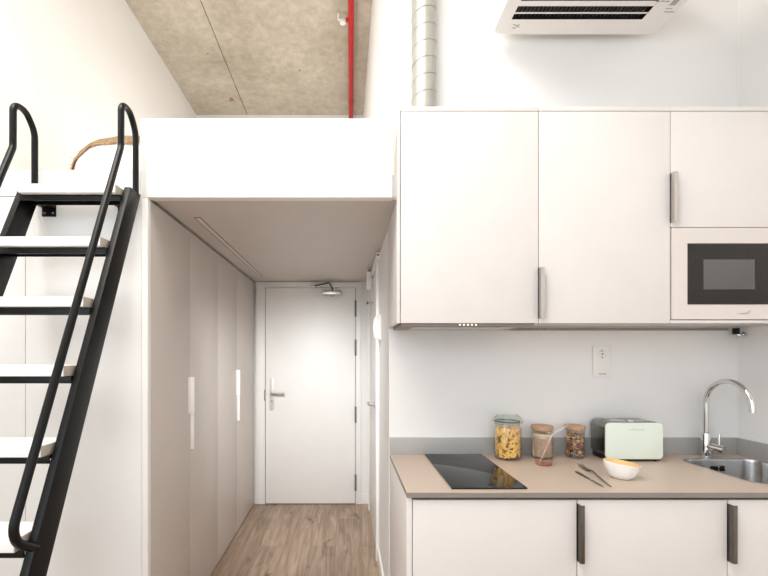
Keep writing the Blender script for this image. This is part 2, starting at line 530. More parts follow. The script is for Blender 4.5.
# ------------------------------------------------------------------ corridor wall fittings
t = thing('intercom_handset', (XC, 2.74, 1.5), 'white intercom handset hanging on the corridor right wall', 'intercom')
build('base_plate', MB().box(XC - .018, XC, 2.70, 2.79, 1.535, 1.70, .005), 'plastic', t)
pr = [(XC - .018, 1.545), (XC - .034, 1.538), (XC - .046, 1.56), (XC - .05, 1.615), (XC - .046, 1.665), (XC - .034, 1.69), (XC - .018, 1.685)]
build('receiver', MB().prism([(x, 2.715, z) for x, z in pr], (0, .05, 0), bev=.004), 'plastic', t)
t = thing('coat_peg', (XC - .012, 3.2, 1.83), 'small steel peg projecting from the side door', 'peg')
yz = 3.25; zp = CAMH + 51 * yz / FPX
build('stem', MB().cyl((XC - .012, yz, zp), (XC - .055, yz, zp), .005, seg=12), 'chrome', t)
build('knob', MB().lathe(0, 0, [(0, 0), (.012, 0), (.013, .004), (.008, .012), (.005, .014), (0, .014)], 16, fn=lambda x, y, z, a: (XC - .066 + z, yz + x, zp + y)), 'darksteel', t)
build('rosette', MB().cyl((XC - .0125, yz, zp), (XC - .020, yz, zp), .013, seg=16), 'chrome', t)
t = thing('wall_sensor', (XC, 3.36, 1.97), 'small white box with dark cap high above the side door', 'sensor')
build('housing', MB().box(XC - .062, XC - .023, 3.30, 3.36, 1.965, 2.105, .006), 'plastic', t)
build('cap', MB().box(XC - .052, XC - .03, 3.315, 3.345, 2.104, 2.122, .004), 'rubber', t)
build('arm', MB().box(XC - .024, XC - .012, 3.315, 3.345, 2.0, 2.05, .002), 'plastic', t)
t = thing('indicator_lamp', (XC, 2.80, 2.09), 'tiny red indicator lens at the top of the corridor right wall', 'indicator')
build('housing', MB().box(XC - .026, XC, 2.76, 2.81, 2.075, 2.128, .003), 'plastic', t)
build('lens', MB().lathe(0, 0, [(0, .006), (.006, .005), (.008, 0)], 14, fn=lambda x, y, z, a: (XC - .014 + x, 2.76 - z, 2.108 + y)), 'red_dot', t)
# slim recessed channel in the corridor ceiling
t = thing('lighting_channel', (-.75, 2.86, ZS), 'slim unlit lighting channel recessed in the corridor ceiling', 'light')
m = MB()
for (a, b) in ((-.768, -.7655), (-.7385, -.736)):
    m.box(a, b, 2.09, 3.63, ZS - .0025, ZS)
m.box(-.768, -.736, 2.087, 2.0895, ZS - .0025, ZS); m.box(-.768, -.736, 3.6305, 3.633, ZS - .0025, ZS)
build('trim_frame', m, 'rubber', t)
build('diffuser', MB().box(-.765, -.739, 2.09, 3.63, ZS - .0012, ZS), 'laminate', t)

# ------------------------------------------------------------------ wardrobe
t = thing('wardrobe', (-1.16, 2.87, 0), 'built-in cashmere wardrobe lining the left side of the corridor', 'wardrobe')
XW = -.866
m = MB().box(-1.45, XW - .022, YF + .06, YD - .01, .02, ZS - .012)
m.box(-1.45, XW - .03, YF + .06, YD - .01, 0, .02)
build('carcass', m, 'dark_gap', t)
build('side_panel', MB().box(-.8925, XW, YF, YF + .028, 0, ZS - .009, .001), 'trim', t)
ys = [YF + .031, 2.297, 2.796, 3.295, YD - .035]
for i in range(4):
    dr = build('door', MB().box(XW - .020, XW, ys[i] + .0006, ys[i + 1] - .0006, .014, ZS - .012, .0012), 'wardrobe', t)
    if i in (0, 2):
        y1 = ys[i + 1] - .002
        hd = MB().box(XW - .002, XW + .025, y1 - .009, y1, 1.11, 1.312, .0015)
        hd.box(XW, XW + .003, y1 - .03, y1 - .010, 1.11, 1.312, .001)
    else:
        y1 = ys[i] + .002
        hd = MB().box(XW - .002, XW + .019, y1, y1 + .008, .905, 1.107, .0015)
        hd.box(XW, XW + .003, y1 + .008, y1 + .028, .905, 1.107, .001)
    build('handle', hd, 'tread', dr)

# ------------------------------------------------------------------ loft ladder
SL = 2.395                                     # steepness of the stringers
def yfront(z): return 1.151 + (z - .817) / SL
t = thing('loft_ladder', (-1.12, 1.3, 0), 'steep black steel ladder with white treads leaning up to the loft', 'ladder')
ZT = 2.133
for (xa, xb) in ((-.915, -.890), (-1.353, -1.328)):
    lp = [(xa, yfront(0), 0), (xa, yfront(ZT), ZT), (xa, yfront(ZT) + .088, ZT), (xa, yfront(0) + .088, 0)]
    m = MB().prism(lp, (xb - xa, 0, 0), bev=.0015)
    build('stringer', m, 'black', t)
for k in range(9):
    z = 2.126 - .2415 * k
    yf = yfront(z) - .048
    yb = yfront(z) + .085
    b = MB()
    b.box(-1.318, -.924, yf, min(yb, YF - .006), z - .035, z, .002)
    tr_mesh = b
    # the sawn ends show a different board colour
    for f in b.bm.faces:
        if abs(f.calc_center_median().x + 1.121) > .19: f.material_index = 1
    tr = build('tread', b, ['tread', 'tread_edge'], t)
    s = MB()
    s.box(-1.3275, -.9155, yf + .022, yf + .028, z - .060, z - .0355, .001)
    s.box(-1.3275, -.9155, yf + .028, yf + .075, z - .041, z - .0355)
    s.box(-1.3275, -.9155, yb - .055, yb - .050, z - .058, z - .0355, .001)
    for xx in (-1.27, -.97):
        s.cyl((xx, yf + .05, z - .041), (xx, yf + .05, z - .046), .007, seg=10)
    build('support_bar', s, 'black', tr)
for x in (-.9, -1.334):
    P = [(x, 1.763, ZT - .01), (x, 1.763, 2.40), (x, 1.700, 2.475), (x, 1.648, 2.455), (x, 1.647, 2.272), (x, 1.105, .962), (x, 1.085, .845), (x, yfront(.89) + .01, .893)]
    path = [(x, 1.763, ZT - .01), (x, 1.763, 2.335)]
    # hairpin top: steep fall towards the loft, tight turn towards the room
    pts = fillet([(x, 1.763, ZT - .01), (x, 1.763, 2.395), (x, 1.712, 2.457), (x, 1.648, 2.447), (x, 1.647, 2.272), (x, 1.098, .935), (x, yfront(.89) + .012, .875)],
                 [.09, .05, .036, .06, .065], 10)
    build('handrail', MB().tube(pts, .0125, 16), 'black', t)
for x in (-1.297, -.965):
    m = MB().box(x - .030, x + .030, YF - .006, YF - .0005, 2.042, 2.112, .001)
    m.box(x - .030, x + .030, YF - .05, YF - .006, 2.080, 2.084)
    br = build('mounting_bracket', m, 'black', t)
    for dx in (-.017, .017):
        s = MB().lathe(0, 0, [(0, .005), (.005, .004), (.0065, 0)], 10, fn=lambda px, py, z, a, dx=dx: (x + dx + px, YF - .006 - z, 2.058 + py))
        build('screw', s, 'steel', br)

# ------------------------------------------------------------------ loft: pouf and jute throw
PC = Vector((-1.21, 2.62, 2.247)); PRX, PRY, PH = .445, .36, .487
def sell(u, v, k=1.0, p=2.6):
    """superellipsoid point: u azimuth, v elevation -pi/2..pi/2"""
    def s(w, e): return math.copysign(abs(w) ** (2 / e), w)
    x = s(math.cos(v), p) * s(math.cos(u), 2.4); y = s(math.cos(v), p) * s(math.sin(u), 2.4); z = s(math.sin(v), p)
    return PC + Vector((x * PRX * k, y * PRY * k, PH / 2 + z * PH / 2 * k))
m = MB(); NU, NV = 64, 32
g = [[m.bm.verts.new(sell(2 * PI * i / NU, -PI / 2 + PI * (j + .02) / (NV + .04))) for i in range(NU)] for j in range(NV + 1)]
for j in range(NV):
    for i in range(NU):
        f = m.bm.faces.new((g[j][i], g[j][(i + 1) % NU], g[j + 1][(i + 1) % NU], g[j + 1][i])); f.smooth = True
m.bm.faces.new(g[0][::-1]); m.bm.faces.new(g[-1])
o = build('floor_pouf', m, 'linen', base=PC)
tag(o, 'plump white pouf on the loft floor behind the ladder', 'pouf')
m = MB(); NV = 20
def edge(u):
    c = math.cos(u)
    w = min(1, max(0, (-c - .45) / .5))
    return .37 * (1 - w) - .22 * w + .07 * noise.noise(Vector((5 * math.cos(u), 5 * math.sin(u), 3.1)))
NU = 120
rows = []
for j in range(NV + 1):
    row = []
    for i in range(NU):
        u = 2 * PI * i / NU
        v = edge(u) + (PI / 2 - .01 - edge(u)) * j / NV
        p = sell(u, v, 1.025)
        p += Vector((noise.noise(p * 9), noise.noise(p * 9 + Vector((4, 0, 0))), noise.noise(p * 11 + Vector((0, 7, 0))))) * .006
        row.append(m.bm.verts.new(p))
    rows.append(row)
for j in range(NV):
    for i in range(NU):
        f = m.bm.faces.new((rows[j][i], rows[j][(i + 1) % NU], rows[j + 1][(i + 1) % NU], rows[j + 1][i])); f.smooth = True
m.bm.faces.new(rows[-1])
geo = bmesh.ops.solidify(m.bm, geom=m.bm.faces[:], thickness=.010)
for i in range(90):                                      # loose fibres along the hem
    u = random.uniform(PI * .72, PI * 1.75)
    p = sell(u, edge(u) + random.uniform(-.03, .1), 1.035)
    dv = Vector((math.cos(u) * .4, math.sin(u) * .4, random.uniform(-1.0, .0))).normalized() * random.uniform(.012, .045)
    side = Vector((random.uniform(-1, 1), random.uniform(-1, 1), random.uniform(-1, 1))) * .012
    m.tube([p, p + dv * .5 + side * .4, p + dv + side], .0014, 5)
o = build('jute_throw', m, 'jute', base=PC + Vector((0, 0, PH)))
tag(o, 'frayed tan jute throw draped over the white pouf', 'throw')

# ------------------------------------------------------------------ red sprinkler pipe on the concrete
t = thing('sprinkler_pipe', (.06, 3.4, H - .08), 'thin red fire pipe running along the concrete ceiling', 'pipe')
def rp(y): return .052 + (y - 3.5) * .0135
zp = H - .072
build('pipe', MB().tube([(rp(-.6), -.6, zp), (rp(YB - .004), YB - .004, zp)], .0275, 20), 'red', t)
for y in (1.2, 3.05, 4.9):
    m = MB().cyl((rp(y), y - .012, zp), (rp(y), y + .012, zp), .032, seg=20)
    m.cyl((rp(y), y, zp + .03), (rp(y), y, H - .001), .006, seg=8)
    build('pipe_hanger', m, 'red', t)
yh = (zp - CAMH) * FPX / (354 - 20)
hx = rp(yh)
build('branch_tee', MB().cyl((hx, yh, zp), (hx - .05, yh, zp), .017, seg=16), 'red', t)
m = MB().cyl((hx - .05, yh, zp), (hx - .085, yh, zp), .013, seg=16)
m.tube(fillet([(hx - .08, yh, zp), (hx - .115, yh, zp), (hx - .115, yh, zp + .06)], .02), .010)
m.lathe(0, 0, [(0, 0), (.026, 0), (.026, .005), (0, .005)], 18, fn=lambda x, y, z, a: (hx - .075 + x, yh + y, zp - .03 + z))
build('sprinkler_head', m, 'plastic', t)

# ------------------------------------------------------------------ spiral duct above the wall cabinets
t = thing('ventilation_duct', (.411, 2.135, 2.54), 'grey metal spiral duct rising from the wall cabinets', 'duct')
build('duct_tube', MB().lathe(.411, 2.135, [(0, 2.541), (.0625, 2.541), (.0625, H - .002), (0, H - .002)], 40), 'duct', t)
hx = []
zz = 2.541
n = int((H - .01 - zz) / .085 * 24)
for i in range(n):
    a = 2 * PI * i / 24
    hx.append((.411 + .0632 * math.cos(a), 2.135 + .0632 * math.sin(a), zz + .004 + i * .085 / 24))
build('seam', MB().tube(hx, .0022, 6), 'duct', t)

# ------------------------------------------------------------------ ceiling cassette air conditioner
ZA = 3.116
ax0, ax1, ay0, ay1 = .772, 1.626, 1.31, 2.150
t = thing('air_conditioner', (1.2, 1.73, ZA), 'white cassette air conditioner with dark slots hanging above the kitchen', 'air conditioner')
gx0, gx1, gy0, gy1 = .834, 1.488, 1.40, 2.054
b = bmesh.new()
outer = [b.verts.new((x, y, ZA)) for x, y in rrect(ax0, ax1, ay0, ay1, .045, 8)]
inner = [b.verts.new((x, y, ZA)) for x, y in ((gx0, gy0), (gx1, gy0), (gx1, gy1), (gx0, gy1))]
ed = [b.edges.new((L[i], L[(i + 1) % len(L)])) for L in (outer, inner) for i in range(len(L))]
bmesh.ops.triangle_fill(b, use_beauty=True, edges=ed)
r = bmesh.ops.extrude_face_region(b, geom=b.faces[:])
bmesh.ops.translate(b, vec=(0, 0, .028), verts=[q for q in r['geom'] if isinstance(q, bmesh.types.BMVert)])
bmesh.ops.recalc_face_normals(b, faces=b.faces[:])
for f in b.faces:
    cc = f.calc_center_median()
    if abs(f.normal.z) < .5 and gx0 - .01 < cc.x < gx1 + .01 and gy0 - .01 < cc.y < gy1 + .01: f.material_index = 1
m = MB(); m.merge(b)
m.prism([(x, y, ZA + .028) for x, y in rrect(ax0 + .012, ax1 - .012, ay0 + .012, ay1 - .012, .04, 8)], (0, 0, .02))
pn = build('bezel', m, ['ac_white', 'ac_dark'], t)
build('housing', MB().box(ax0 + .03, ax1 - .03, ay0 + .03, ay1 - .03, ZA + .048, ZA + .30, .004), 'ac_white', t)
m = MB().box(gx0, gx1, gy0, gy1, ZA + .022, ZA + .0275)
build('dark_core', m, 'ac_dark', t)
m = MB()
y = gy1
for (ya, yb) in ((2.014, 2.021), (1.949, 1.977), (1.876, 1.886), (1.81, 1.84), (1.735, 1.745), (1.67, 1.70), (1.595, 1.605), (1.53, 1.56), (1.455, 1.465)):
    m.box(gx0, gx1, ya, yb, ZA + .001, ZA + .004, .0008)
build('grille_slats', m, 'ac_white', t)
m = MB()
for i in range(1, 34):
    xx = gx0 + (gx1 - gx0) * i / 34
    w = .0042 if i % 9 == 0 else .0028
    m.box(xx - w, xx + w, gy0, gy1, ZA + .0135, ZA + .021)
build('grille_fins', m, 'ac_fin', t)
for (px_, py_) in ((ax0 + .08, ay0 + .08), (ax1 - .08, ay0 + .08), (ax0 + .08, ay1 - .08), (ax1 - .08, ay1 - .08)):
    build('hanger_rod', MB().cyl((px_, py_, ZA + .30), (px_, py_, H - .001), .005, seg=10), 'steel', t)
m = MB()                                                  # small swirl emblem and maker's print on the rim
def ac(px, py):                                           # a spot on the underside of the panel
    yy = (ZA - CAMH) * FPX / (354 - py)
    return ((px - 345) * yy / FPX, yy)
for pl in ([(513.2, 24.2), (515.5, 25.2), (517.5, 25.3), (519.8, 24.3)], [(512.2, 27.3), (513.5, 28.4), (515.2, 27.6), (516.6, 26), (519.4, 27.2)]):
    q = [ac(*p) for p in pl]
    m.tube([(a, c, ZA - .0002) for a, c in q], .0022, 6)
build('emblem', m, 'print', t)
m = MB()
for (a, c, w) in ((657, 1.3, 3), (661.5, 1.0, 3), (666, 1.3, 3)):
    x0, y0 = ac(a, c); m.box(x0, x0 + .016, y0 - .003, y0 + .003, ZA - .0012, ZA)
for (a, c, w) in ((666, 8.5, .03), (664, 11.8, .05)):
    x0, y0 = ac(a, c); m.box(x0, x0 + w, y0 - .002, y0 + .002, ZA - .001, ZA)
x0, y0 = ac(671, 3); m.box(x0, x0 + .028, y0 - .02, y0 + .012, ZA - .0015, ZA, .0005)
build('printed_label', m, 'print', t)

# ------------------------------------------------------------------ wall cabinets
CY, CZ0, CZ1 = 1.83, 1.578, 2.545                        # door face, underside, top
CW = [.2315, .864, 1.4525, XR - .004]
def tab_handle(x, y, z0, z1, s=1):
    m = MB()
    m.box(x + .001, x + .0035, y - .022, y + .016, z0, z1, .0005)         # plate standing in the door gap
    m.box(x + .001, x + .017, y - .024, y - .0205, z0, z1, .0008)         # turned lip
    m.box(x + .0035, x + .010, y - .001, y + .001, z0 + .002, z1 - .002)
    return m
labels = ['tall cream wall cabinet on the left above the hob', 'tall cream wall cabinet between the hob cabinet and the microwave', 'short cream wall cabinet above and around the microwave']
for i in range(3):
    x0, x1 = CW[i], CW[i + 1]
    t = thing('wall_cabinet', ((x0 + x1) / 2, 2.0, CZ0), labels[i], 'cabinet', 'wall cabinets over the worktop')
    zb = CZ0 if i < 2 else 2.0
    m = MB()
    e = .0
    xa = x0 + (.0155 if i == 0 else .0005)
    m.box(xa, x1 - .0005, CY + .022, YK - .002, CZ0 + .008, CZ0 + .022)
    m.box(xa, xa + .016, CY + .022, YK - .002, CZ0 + .022, CZ1 - .02)
    m.box(x1 - .0165, x1 - .0005, CY + .022, YK - .002, CZ0 + .022, CZ1 - .02)
    m.box(xa + .016, x1 - .0165, YK - .02, YK - .002, CZ0 + .022, CZ1 - .02)
    if i == 2: m.box(xa + .016, x1 - .0165, CY + .022, YK - .02, 2.004, 2.02)
    build('carcass', m, 'laminate', t)
    build('top_panel', MB().box(xa, x1 - .0003, CY, YK - .002, CZ1 - .0195, CZ1, .001), 'laminate', t)
    if i == 0:
        build('side_panel', MB().box(x0, x0 + .0145, CY, YK - .002, CZ0, CZ1, .001), 'laminate', t)
    dx0 = x0 + (.0175 if i == 0 else .002)
    zd0 = CZ0 if i < 2 else 2.007
    dr = build('door', MB().box(dx0, x1 - .002, CY, CY + .019, zd0, CZ1 - .0225, .0012), 'laminate', t)
    if i == 1: build('handle', tab_handle(dx0 - .003, CY, 1.60, 1.824), 'handle', dr)
    if i == 2:
        build('handle', tab_handle(dx0 - .003, CY, 2.025, 2.246), 'handle', dr)
        m = MB().box(x0 + .0005, x1 - .0005, CY, CY + .021, CZ0, 1.591, .001)
        build('bottom_rail', m, 'laminate', t)
# hood under the first cabinet
t = thing('cooker_hood', (.56, 2.0, CZ0), 'slim grey cooker hood under the left wall cabinet', 'hood')
build('body', MB().box(.255, .858, CY + .024, YK - .03, CZ0 - .012, CZ0 + .007, .002), 'carcass', t)
m = MB().box(.32, .80, CY + .09, YK - .06, CZ0 - .0145, CZ0 - .012, .001)
build('filter', m, 'steel', t)
for k in range(5):
    xb = (458.5 + 4.0 * k - 345) * (CY + .045) / FPX
    m = MB().cyl((xb, CY + .0245, CZ0 - .006), (xb, CY + .021, CZ0 - .006), .0024, seg=12)
    build('button', m, 'led', t)
# strip along the rear of the cabinets and the little bracket in the corner
o = build('cable_strip', MB().box(.88, 2.05, YK - .016, YK - .001, CZ0 - .012, CZ0 - .001, .003), 'carcass', base=(1.4, YK, CZ0))
tag(o, 'thin cable strip under the rear edge of the wall cabinets', 'strip')
t = thing('corner_bracket', (2.085, YK - .03, CZ0), 'tiny black and steel clip under the cabinets in the corner', 'bracket')
build('clip', MB().box(2.062, 2.082, YK - .045, YK - .02, CZ0 - .034, CZ0 - .0005, .003), 'black_plastic', t)
m = MB().tube(fillet([(2.07, YK - .03, CZ0 - .028), (2.085, YK - .04, CZ0 - .04), (2.107, YK - .045, CZ0 - .03)], .006), .005, 10)
m.cyl((2.098, YK - .045, CZ0 - .034), (2.109, YK - .045, CZ0 - .034), .010, seg=14)
build('pin', m, 'chrome', t)

# ------------------------------------------------------------------ microwave
mx0, mx1, mz0, mz1 = CW[2] + .0055, CW[3] - .02, 1.5945, 2.0025
t = thing('microwave', ((mx0 + mx1) / 2, 2.0, mz0), 'built-in microwave with champagne surround and black glass door', 'microwave')
MY = CY - .004
build('body', MB().box(mx0 + .02, mx1 - .02, CY + .015, YK - .03, 1.602, 1.995), 'darksteel', t)
bx0, bx1, bz0, bz1 = (687.4 - 345) * MY / FPX, 2.055, CAMH + (354 - 304.6) * MY / FPX, CAMH + (354 - 243.3) * MY / FPX
m = MB()
m.box(mx0, bx0, MY, CY + .014, mz0, mz1, .002); m.box(bx1, mx1, MY, CY + .014, mz0, mz1, .002)
m.box(bx0, bx1, MY, CY + .014, mz0, bz0, .002); m.box(bx0, bx1, MY, CY + .014, bz1, mz1, .002)
b = bmesh.new()
build('surround', MB().prism([(x, MY, z) for x, z in ((mx0, mz0), (mx1, mz0), (mx1, bz0), (bx0, bz0), (bx0, bz1), (bx1, bz1), (bx1, bz0 + .00001), (mx1, bz0 + .00001), (mx1, mz1), (mx0, mz1))], (0, .017, 0)), 'mw_trim', t)
m.bm.free(); b.free()
sx0, sx1, sz0, sz1 = (703.8 - 345) * MY / FPX, (755 - 345) * MY / FPX, CAMH + (354 - 289.3) * MY / FPX, CAMH + (354 - 259.4) * MY / FPX
dr = build('door', MB().box(bx0 + .002, 1.965, MY + .002, CY + .013, bz0 + .002, bz1 - .002, .001), 'mw_black', t)
build('door_window', MB().box(sx0, sx1, MY + .0005, MY + .004, sz0, sz1, .0005), 'mw_screen', dr)
cp = build('control_panel', MB().box(1.968, bx1 - .002, MY + .002, CY + .013, bz0 + .002, bz1 - .002, .001), 'mw_black', t)
for k in range(4):
    build('button', MB().cyl((2.01, MY + .003, bz0 + .04 + .05 * k), (2.01, MY - .002, bz0 + .04 + .05 * k), .012, seg=18), 'darksteel', cp)
def mwp(px, py): return ((px - 345) * MY / FPX, MY - .0002, CAMH + (354 - py) * MY / FPX)
m = MB().tube([mwp(737.5, 313.8), mwp(740, 313.5), mwp(744, 313.4), mwp(747, 313.2), mwp(750, 312.2)], [.001, .0022, .0026, .0026, .001], 6)
m.tube([mwp(747.5, 312.0), mwp(749.5, 311.0), mwp(751.5, 310.6)], [.001, .002, .0008], 6)
build('emblem', m, 'print', t)

# ------------------------------------------------------------------ base cabinets
BY, BZ1 = 1.60, .8695
BW = [.24, .906, 1.4935, XR - .002]
labels = ['pale base cabinet under the hob at the worktop end', 'pale base cabinet in the middle of the worktop', 'pale base cabinet under the sink']
for i in range(3):
    x0, x1 = BW[i], BW[i + 1]
    t = thing('base_cabinet', ((x0 + x1) / 2, 1.9, 0), labels[i], 'cabinet', 'base cabinets under the worktop')
    xa = x0 + (.0225 if i == 0 else .0005)
    m = MB()
    m.box(xa, xa + .016, BY + .022, YK - .005, .10, .8805); m.box(x1 - .0165, x1 - .0005, BY + .022, YK - .005, .10, .8805)
    m.box(xa + .016, x1 - .0165, YK - .02, YK - .005, .10, .8805 if i < 2 else .70)
    m.box(xa + .016, x1 - .0165, BY + .022, YK - .02, .10, .116)
    m.box(xa + .016, x1 - .0165, BY + .022, BY + .04, .84, .8805)
    build('carcass', m, 'dark_gap', t)
    build('plinth', MB().box(xa, x1 - .0005, BY + .06, BY + .075, 0, .099), 'laminate', t)
    if i == 0:
        build('side_panel', MB().box(x0, x0 + .0215, BY, YK - .002, 0, .8805, .001), 'laminate', t)
    dx0 = x0 + (.0245 if i == 0 else .0025)
    dr = build('door', MB().box(dx0, x1 - .0025, BY, BY + .019, .104, BZ1, .0012), 'laminate', t)
    if i > 0: build('handle', tab_handle(dx0 - .003, BY, .632, .856), 'dark_handle', dr)

# ------------------------------------------------------------------ worktop with sink cut-out
WZ, WT = .902, .020
SX0, SX1, SY0, SY1 = 1.707, 2.082, 1.695, 2.100
t = thing('worktop', (1.2, 1.9, WZ), 'taupe stone worktop with grey upstand along the kitchen wall', 'worktop')
b = bmesh.new()
outer = [b.verts.new((x, y, WZ)) for x, y in ((.24, 1.59), (XR - .001, 1.59), (XR - .001, YK - .001), (.24, YK - .001))]
inner = [b.verts.new((x, y, WZ)) for x, y in rrect(SX0, SX1, SY0, SY1, .065, 10)]
ed = [b.edges.new((L[i], L[(i + 1) % len(L)])) for L in (outer, inner) for i in range(len(L))]
bmesh.ops.triangle_fill(b, use_beauty=True, edges=ed)
r = bmesh.ops.extrude_face_region(b, geom=b.faces[:])
bmesh.ops.translate(b, vec=(0, 0, -WT), verts=[q for q in r['geom'] if isinstance(q, bmesh.types.BMVert)])
bmesh.ops.recalc_face_normals(b, faces=b.faces[:])
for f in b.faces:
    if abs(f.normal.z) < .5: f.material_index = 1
m = MB(); m.merge(b)
build('slab', m, ['counter', 'counter_front'], t)
m = MB().box(.24, XR - .001, YK - .014, YK - .001, WZ, .992, .001)
m.box(XR - .013, XR - .001, 1.60, YK - .0145, WZ, .992, .001)
build('upstand', m, 'counter_edge', t)

# ---- sink
t = thing('kitchen_sink', ((SX0 + SX1) / 2, 1.9, WZ), 'small stainless steel sink set into the worktop below the tap', 'sink')
loops = []
for (d_, z) in ((-.009, WZ + .0012), (-.004, WZ + .002), (.001, WZ + .001), (.003, WZ - .012), (.004, WZ - .13), (.012, WZ - .152), (.034, WZ - .162)):
    loops.append([(x, y, z) for x, y in rrect(SX0 + d_, SX1 - d_, SY0 + d_, SY1 - d_, max(.03, .065 - d_ * .6), 10)])
b = bmesh.new()
R_ = [[b.verts.new(p) for p in L] for L in loops]
for a_, c_ in zip(R_, R_[1:]):
    for k in range(len(a_)):
        f = b.faces.new((a_[k], a_[(k + 1) % len(a_)], c_[(k + 1) % len(a_)], c_[k])); f.smooth = True
b.faces.new(R_[-1])
m = MB(); m.merge(b)
build('basin', m, 'sink', t)
m = MB().lathe(1.895, 1.90, [(0, WZ - .1605), (.03, WZ - .1595), (.042, WZ - .1585), (.044, WZ - .1615)], 28)
build('drain', m, 'chrome', t)
m = MB()
for xx in (1.875, 1.888, 1.901, 1.922, 1.935):
    m.box(xx - .0035, xx + .0035, SY1 - .0075, SY1 - .0048, WZ - .062, WZ - .034, .001)
m.box(1.872, 1.938, SY1 - .0062, SY1 - .0046, WZ - .051, WZ - .045)
build('overflow_slots', m, 'black_plastic', t)

# ---- tap
fx, fy = 1.885, 2.142
t = thing('kitchen_tap', (fx, fy, WZ), 'chrome swan-neck tap standing behind the sink', 'tap')
build('body', MB().lathe(fx, fy, [(0, WZ + .001), (.027, WZ + .001), (.027, WZ + .006), (.0215, WZ + .010), (.0215, 1.020), (.019, 1.028), (.013, 1.032), (0, 1.032)], 28), 'chrome', t)
R_ = .1225
pts = [(fx, fy, 1.02), (fx, fy, 1.183)]
for k in range(1, 25):
    a = PI * k / 24 * .985
    pts.append((fx, fy - R_ + R_ * math.cos(a), 1.183 + R_ * math.sin(a)))
pts.append((fx, pts[-1][1] - .001, pts[-1][2] - .020))
build('spout', MB().tube(pts, .0125, 20), 'chrome', t)
m = MB().cyl((fx, fy, .962), (fx + .026, fy - .046, .955), .0195, seg=22)
m.cyl((fx + .026, fy - .046, .955), (fx + .036, fy - .064, .953), .0215, seg=22)
kb = build('mixer_knob', m, 'chrome', t)
build('lever', MB().tube([(fx + .026, fy - .046, .968), (fx + .027, fy - .046, .99), (fx + .030, fy - .044, 1.028)], [.006, .0055, .0065], 12), 'chrome', kb)

# ------------------------------------------------------------------ hob
hob = MB().prism([(x, y, WZ + .0005) for x, y in rrect(.424, .727, 1.629, 2.186, .004, 3)], (0, 0, .0055), bev=.001)
t = thing('induction_hob', (.575, 1.9, WZ), 'black glass two-zone hob set in the left of the worktop', 'hob')
build('glass_plate', hob, 'glass_black', t)

# ------------------------------------------------------------------ jars, tumbler, straw
def at(px, y): return (px - 345) * y / FPX
# clip-top pasta jar
JX, JY, JR = at(507.5, 2.112), 2.112, .0675
t = thing('storage_jar', (JX, JY, WZ), 'large clip-top glass jar of yellow pasta beside the hob', 'jar', 'food jars on the worktop')
z0 = WZ + .0005
def sq(cx, cy, k=.055):                                  # slightly squared round section
    def f(x, y, z, a):
        r = 1 + k * math.cos(4 * a + PI) * .5
        return (cx + x * r, cy + y * r, z)
    return f
prof_o = [(0, z0), (.056, z0), (.063, z0 + .006), (JR, z0 + .022), (JR, z0 + .145), (.065, z0 + .162), (.058, z0 + .176), (.0565, z0 + .188)]
prof_i = [(.0535, z0 + .188), (.055, z0 + .176), (.062, z0 + .161), (JR - .0035, z0 + .144), (JR - .0035, z0 + .024), (.062, z0 + .012), (0, z0 + .009)]
build('jar_body', MB().lathe(JX, JY, prof_o + prof_i, 48, fn=sq(JX, JY)), 'glass', t)
build('seal_ring', MB().lathe(JX, JY, [(.052, z0 + .1885), (.061, z0 + .1885), (.062, z0 + .192), (.061, z0 + .1945), (.052, z0 + .1945), (.052, z0 + .1885)], 40), 'rubber', t)
ld = build('lid', MB().lathe(JX, JY, [(0, z0 + .195), (.058, z0 + .195), (.0625, z0 + .198), (.0625, z0 + .210), (.058, z0 + .217), (.045, z0 + .220), (0, z0 + .221)], 44), 'glass_green', t)
m = MB()
for s in (-1, 1):
    xx = JX + s * .066
    m.tube(fillet([(xx, JY - .01, z0 + .178), (xx + s * .008, JY - .015, z0 + .20), (xx, JY, z0 + .214), (xx - s * .02, JY + .01, z0 + .226)], .006), .0017, 8)
    m.tube(fillet([(xx - s * .006, JY - .03, z0 + .182), (xx + s * .009, JY - .012, z0 + .19), (xx + s * .009, JY + .01, z0 + .2)], .005), .0017, 8)
rg = [(JX + .0595 * math.cos(2 * PI * k / 40), JY + .0595 * math.sin(2 * PI * k / 40), z0 + .181) for k in range(41)]
m.tube(rg, .0016, 6)
build('wire_clip', m, 'steel', t)
# the pasta filling
m = MB()
def penne(mb, c, d, L=.030, r=.0052):
    d = d.normalized()
    mb.tube([c - d * L / 2, c + d * L / 2], r, 7)
for i in range(260):
    z = z0 + .018 + .138 * random.random()
    rr = (JR - .0125) * (1 if i % 4 else random.random() ** .5)
    if z > z0 + .145: rr *= .9
    a = random.uniform(0, 2 * PI)
    c = Vector((JX + rr * math.cos(a), JY + rr * math.sin(a), z))
    tg = Vector((-math.sin(a), math.cos(a), 0))
    w = random.uniform(0, PI)
    d = tg * math.cos(w) + Vector((0, 0, 1)) * math.sin(w)
    c2 = c.copy()
    if abs(d.z) > .5: c2.z = min(max(c2.z, z0 + .028), z0 + .15)
    c2.x -= math.cos(a) * abs(math.cos(w)) * .0015; c2.y -= math.sin(a) * abs(math.cos(w)) * .0015
    penne(m, c2, d, random.uniform(.024, .036), random.uniform(.0046, .0058))
o = build('penne_pasta', m, 'penne', base=(JX, JY, z0 + .012))
tag(o, 'dry yellow pasta filling the clip-top glass jar', 'pasta', kind='stuff')

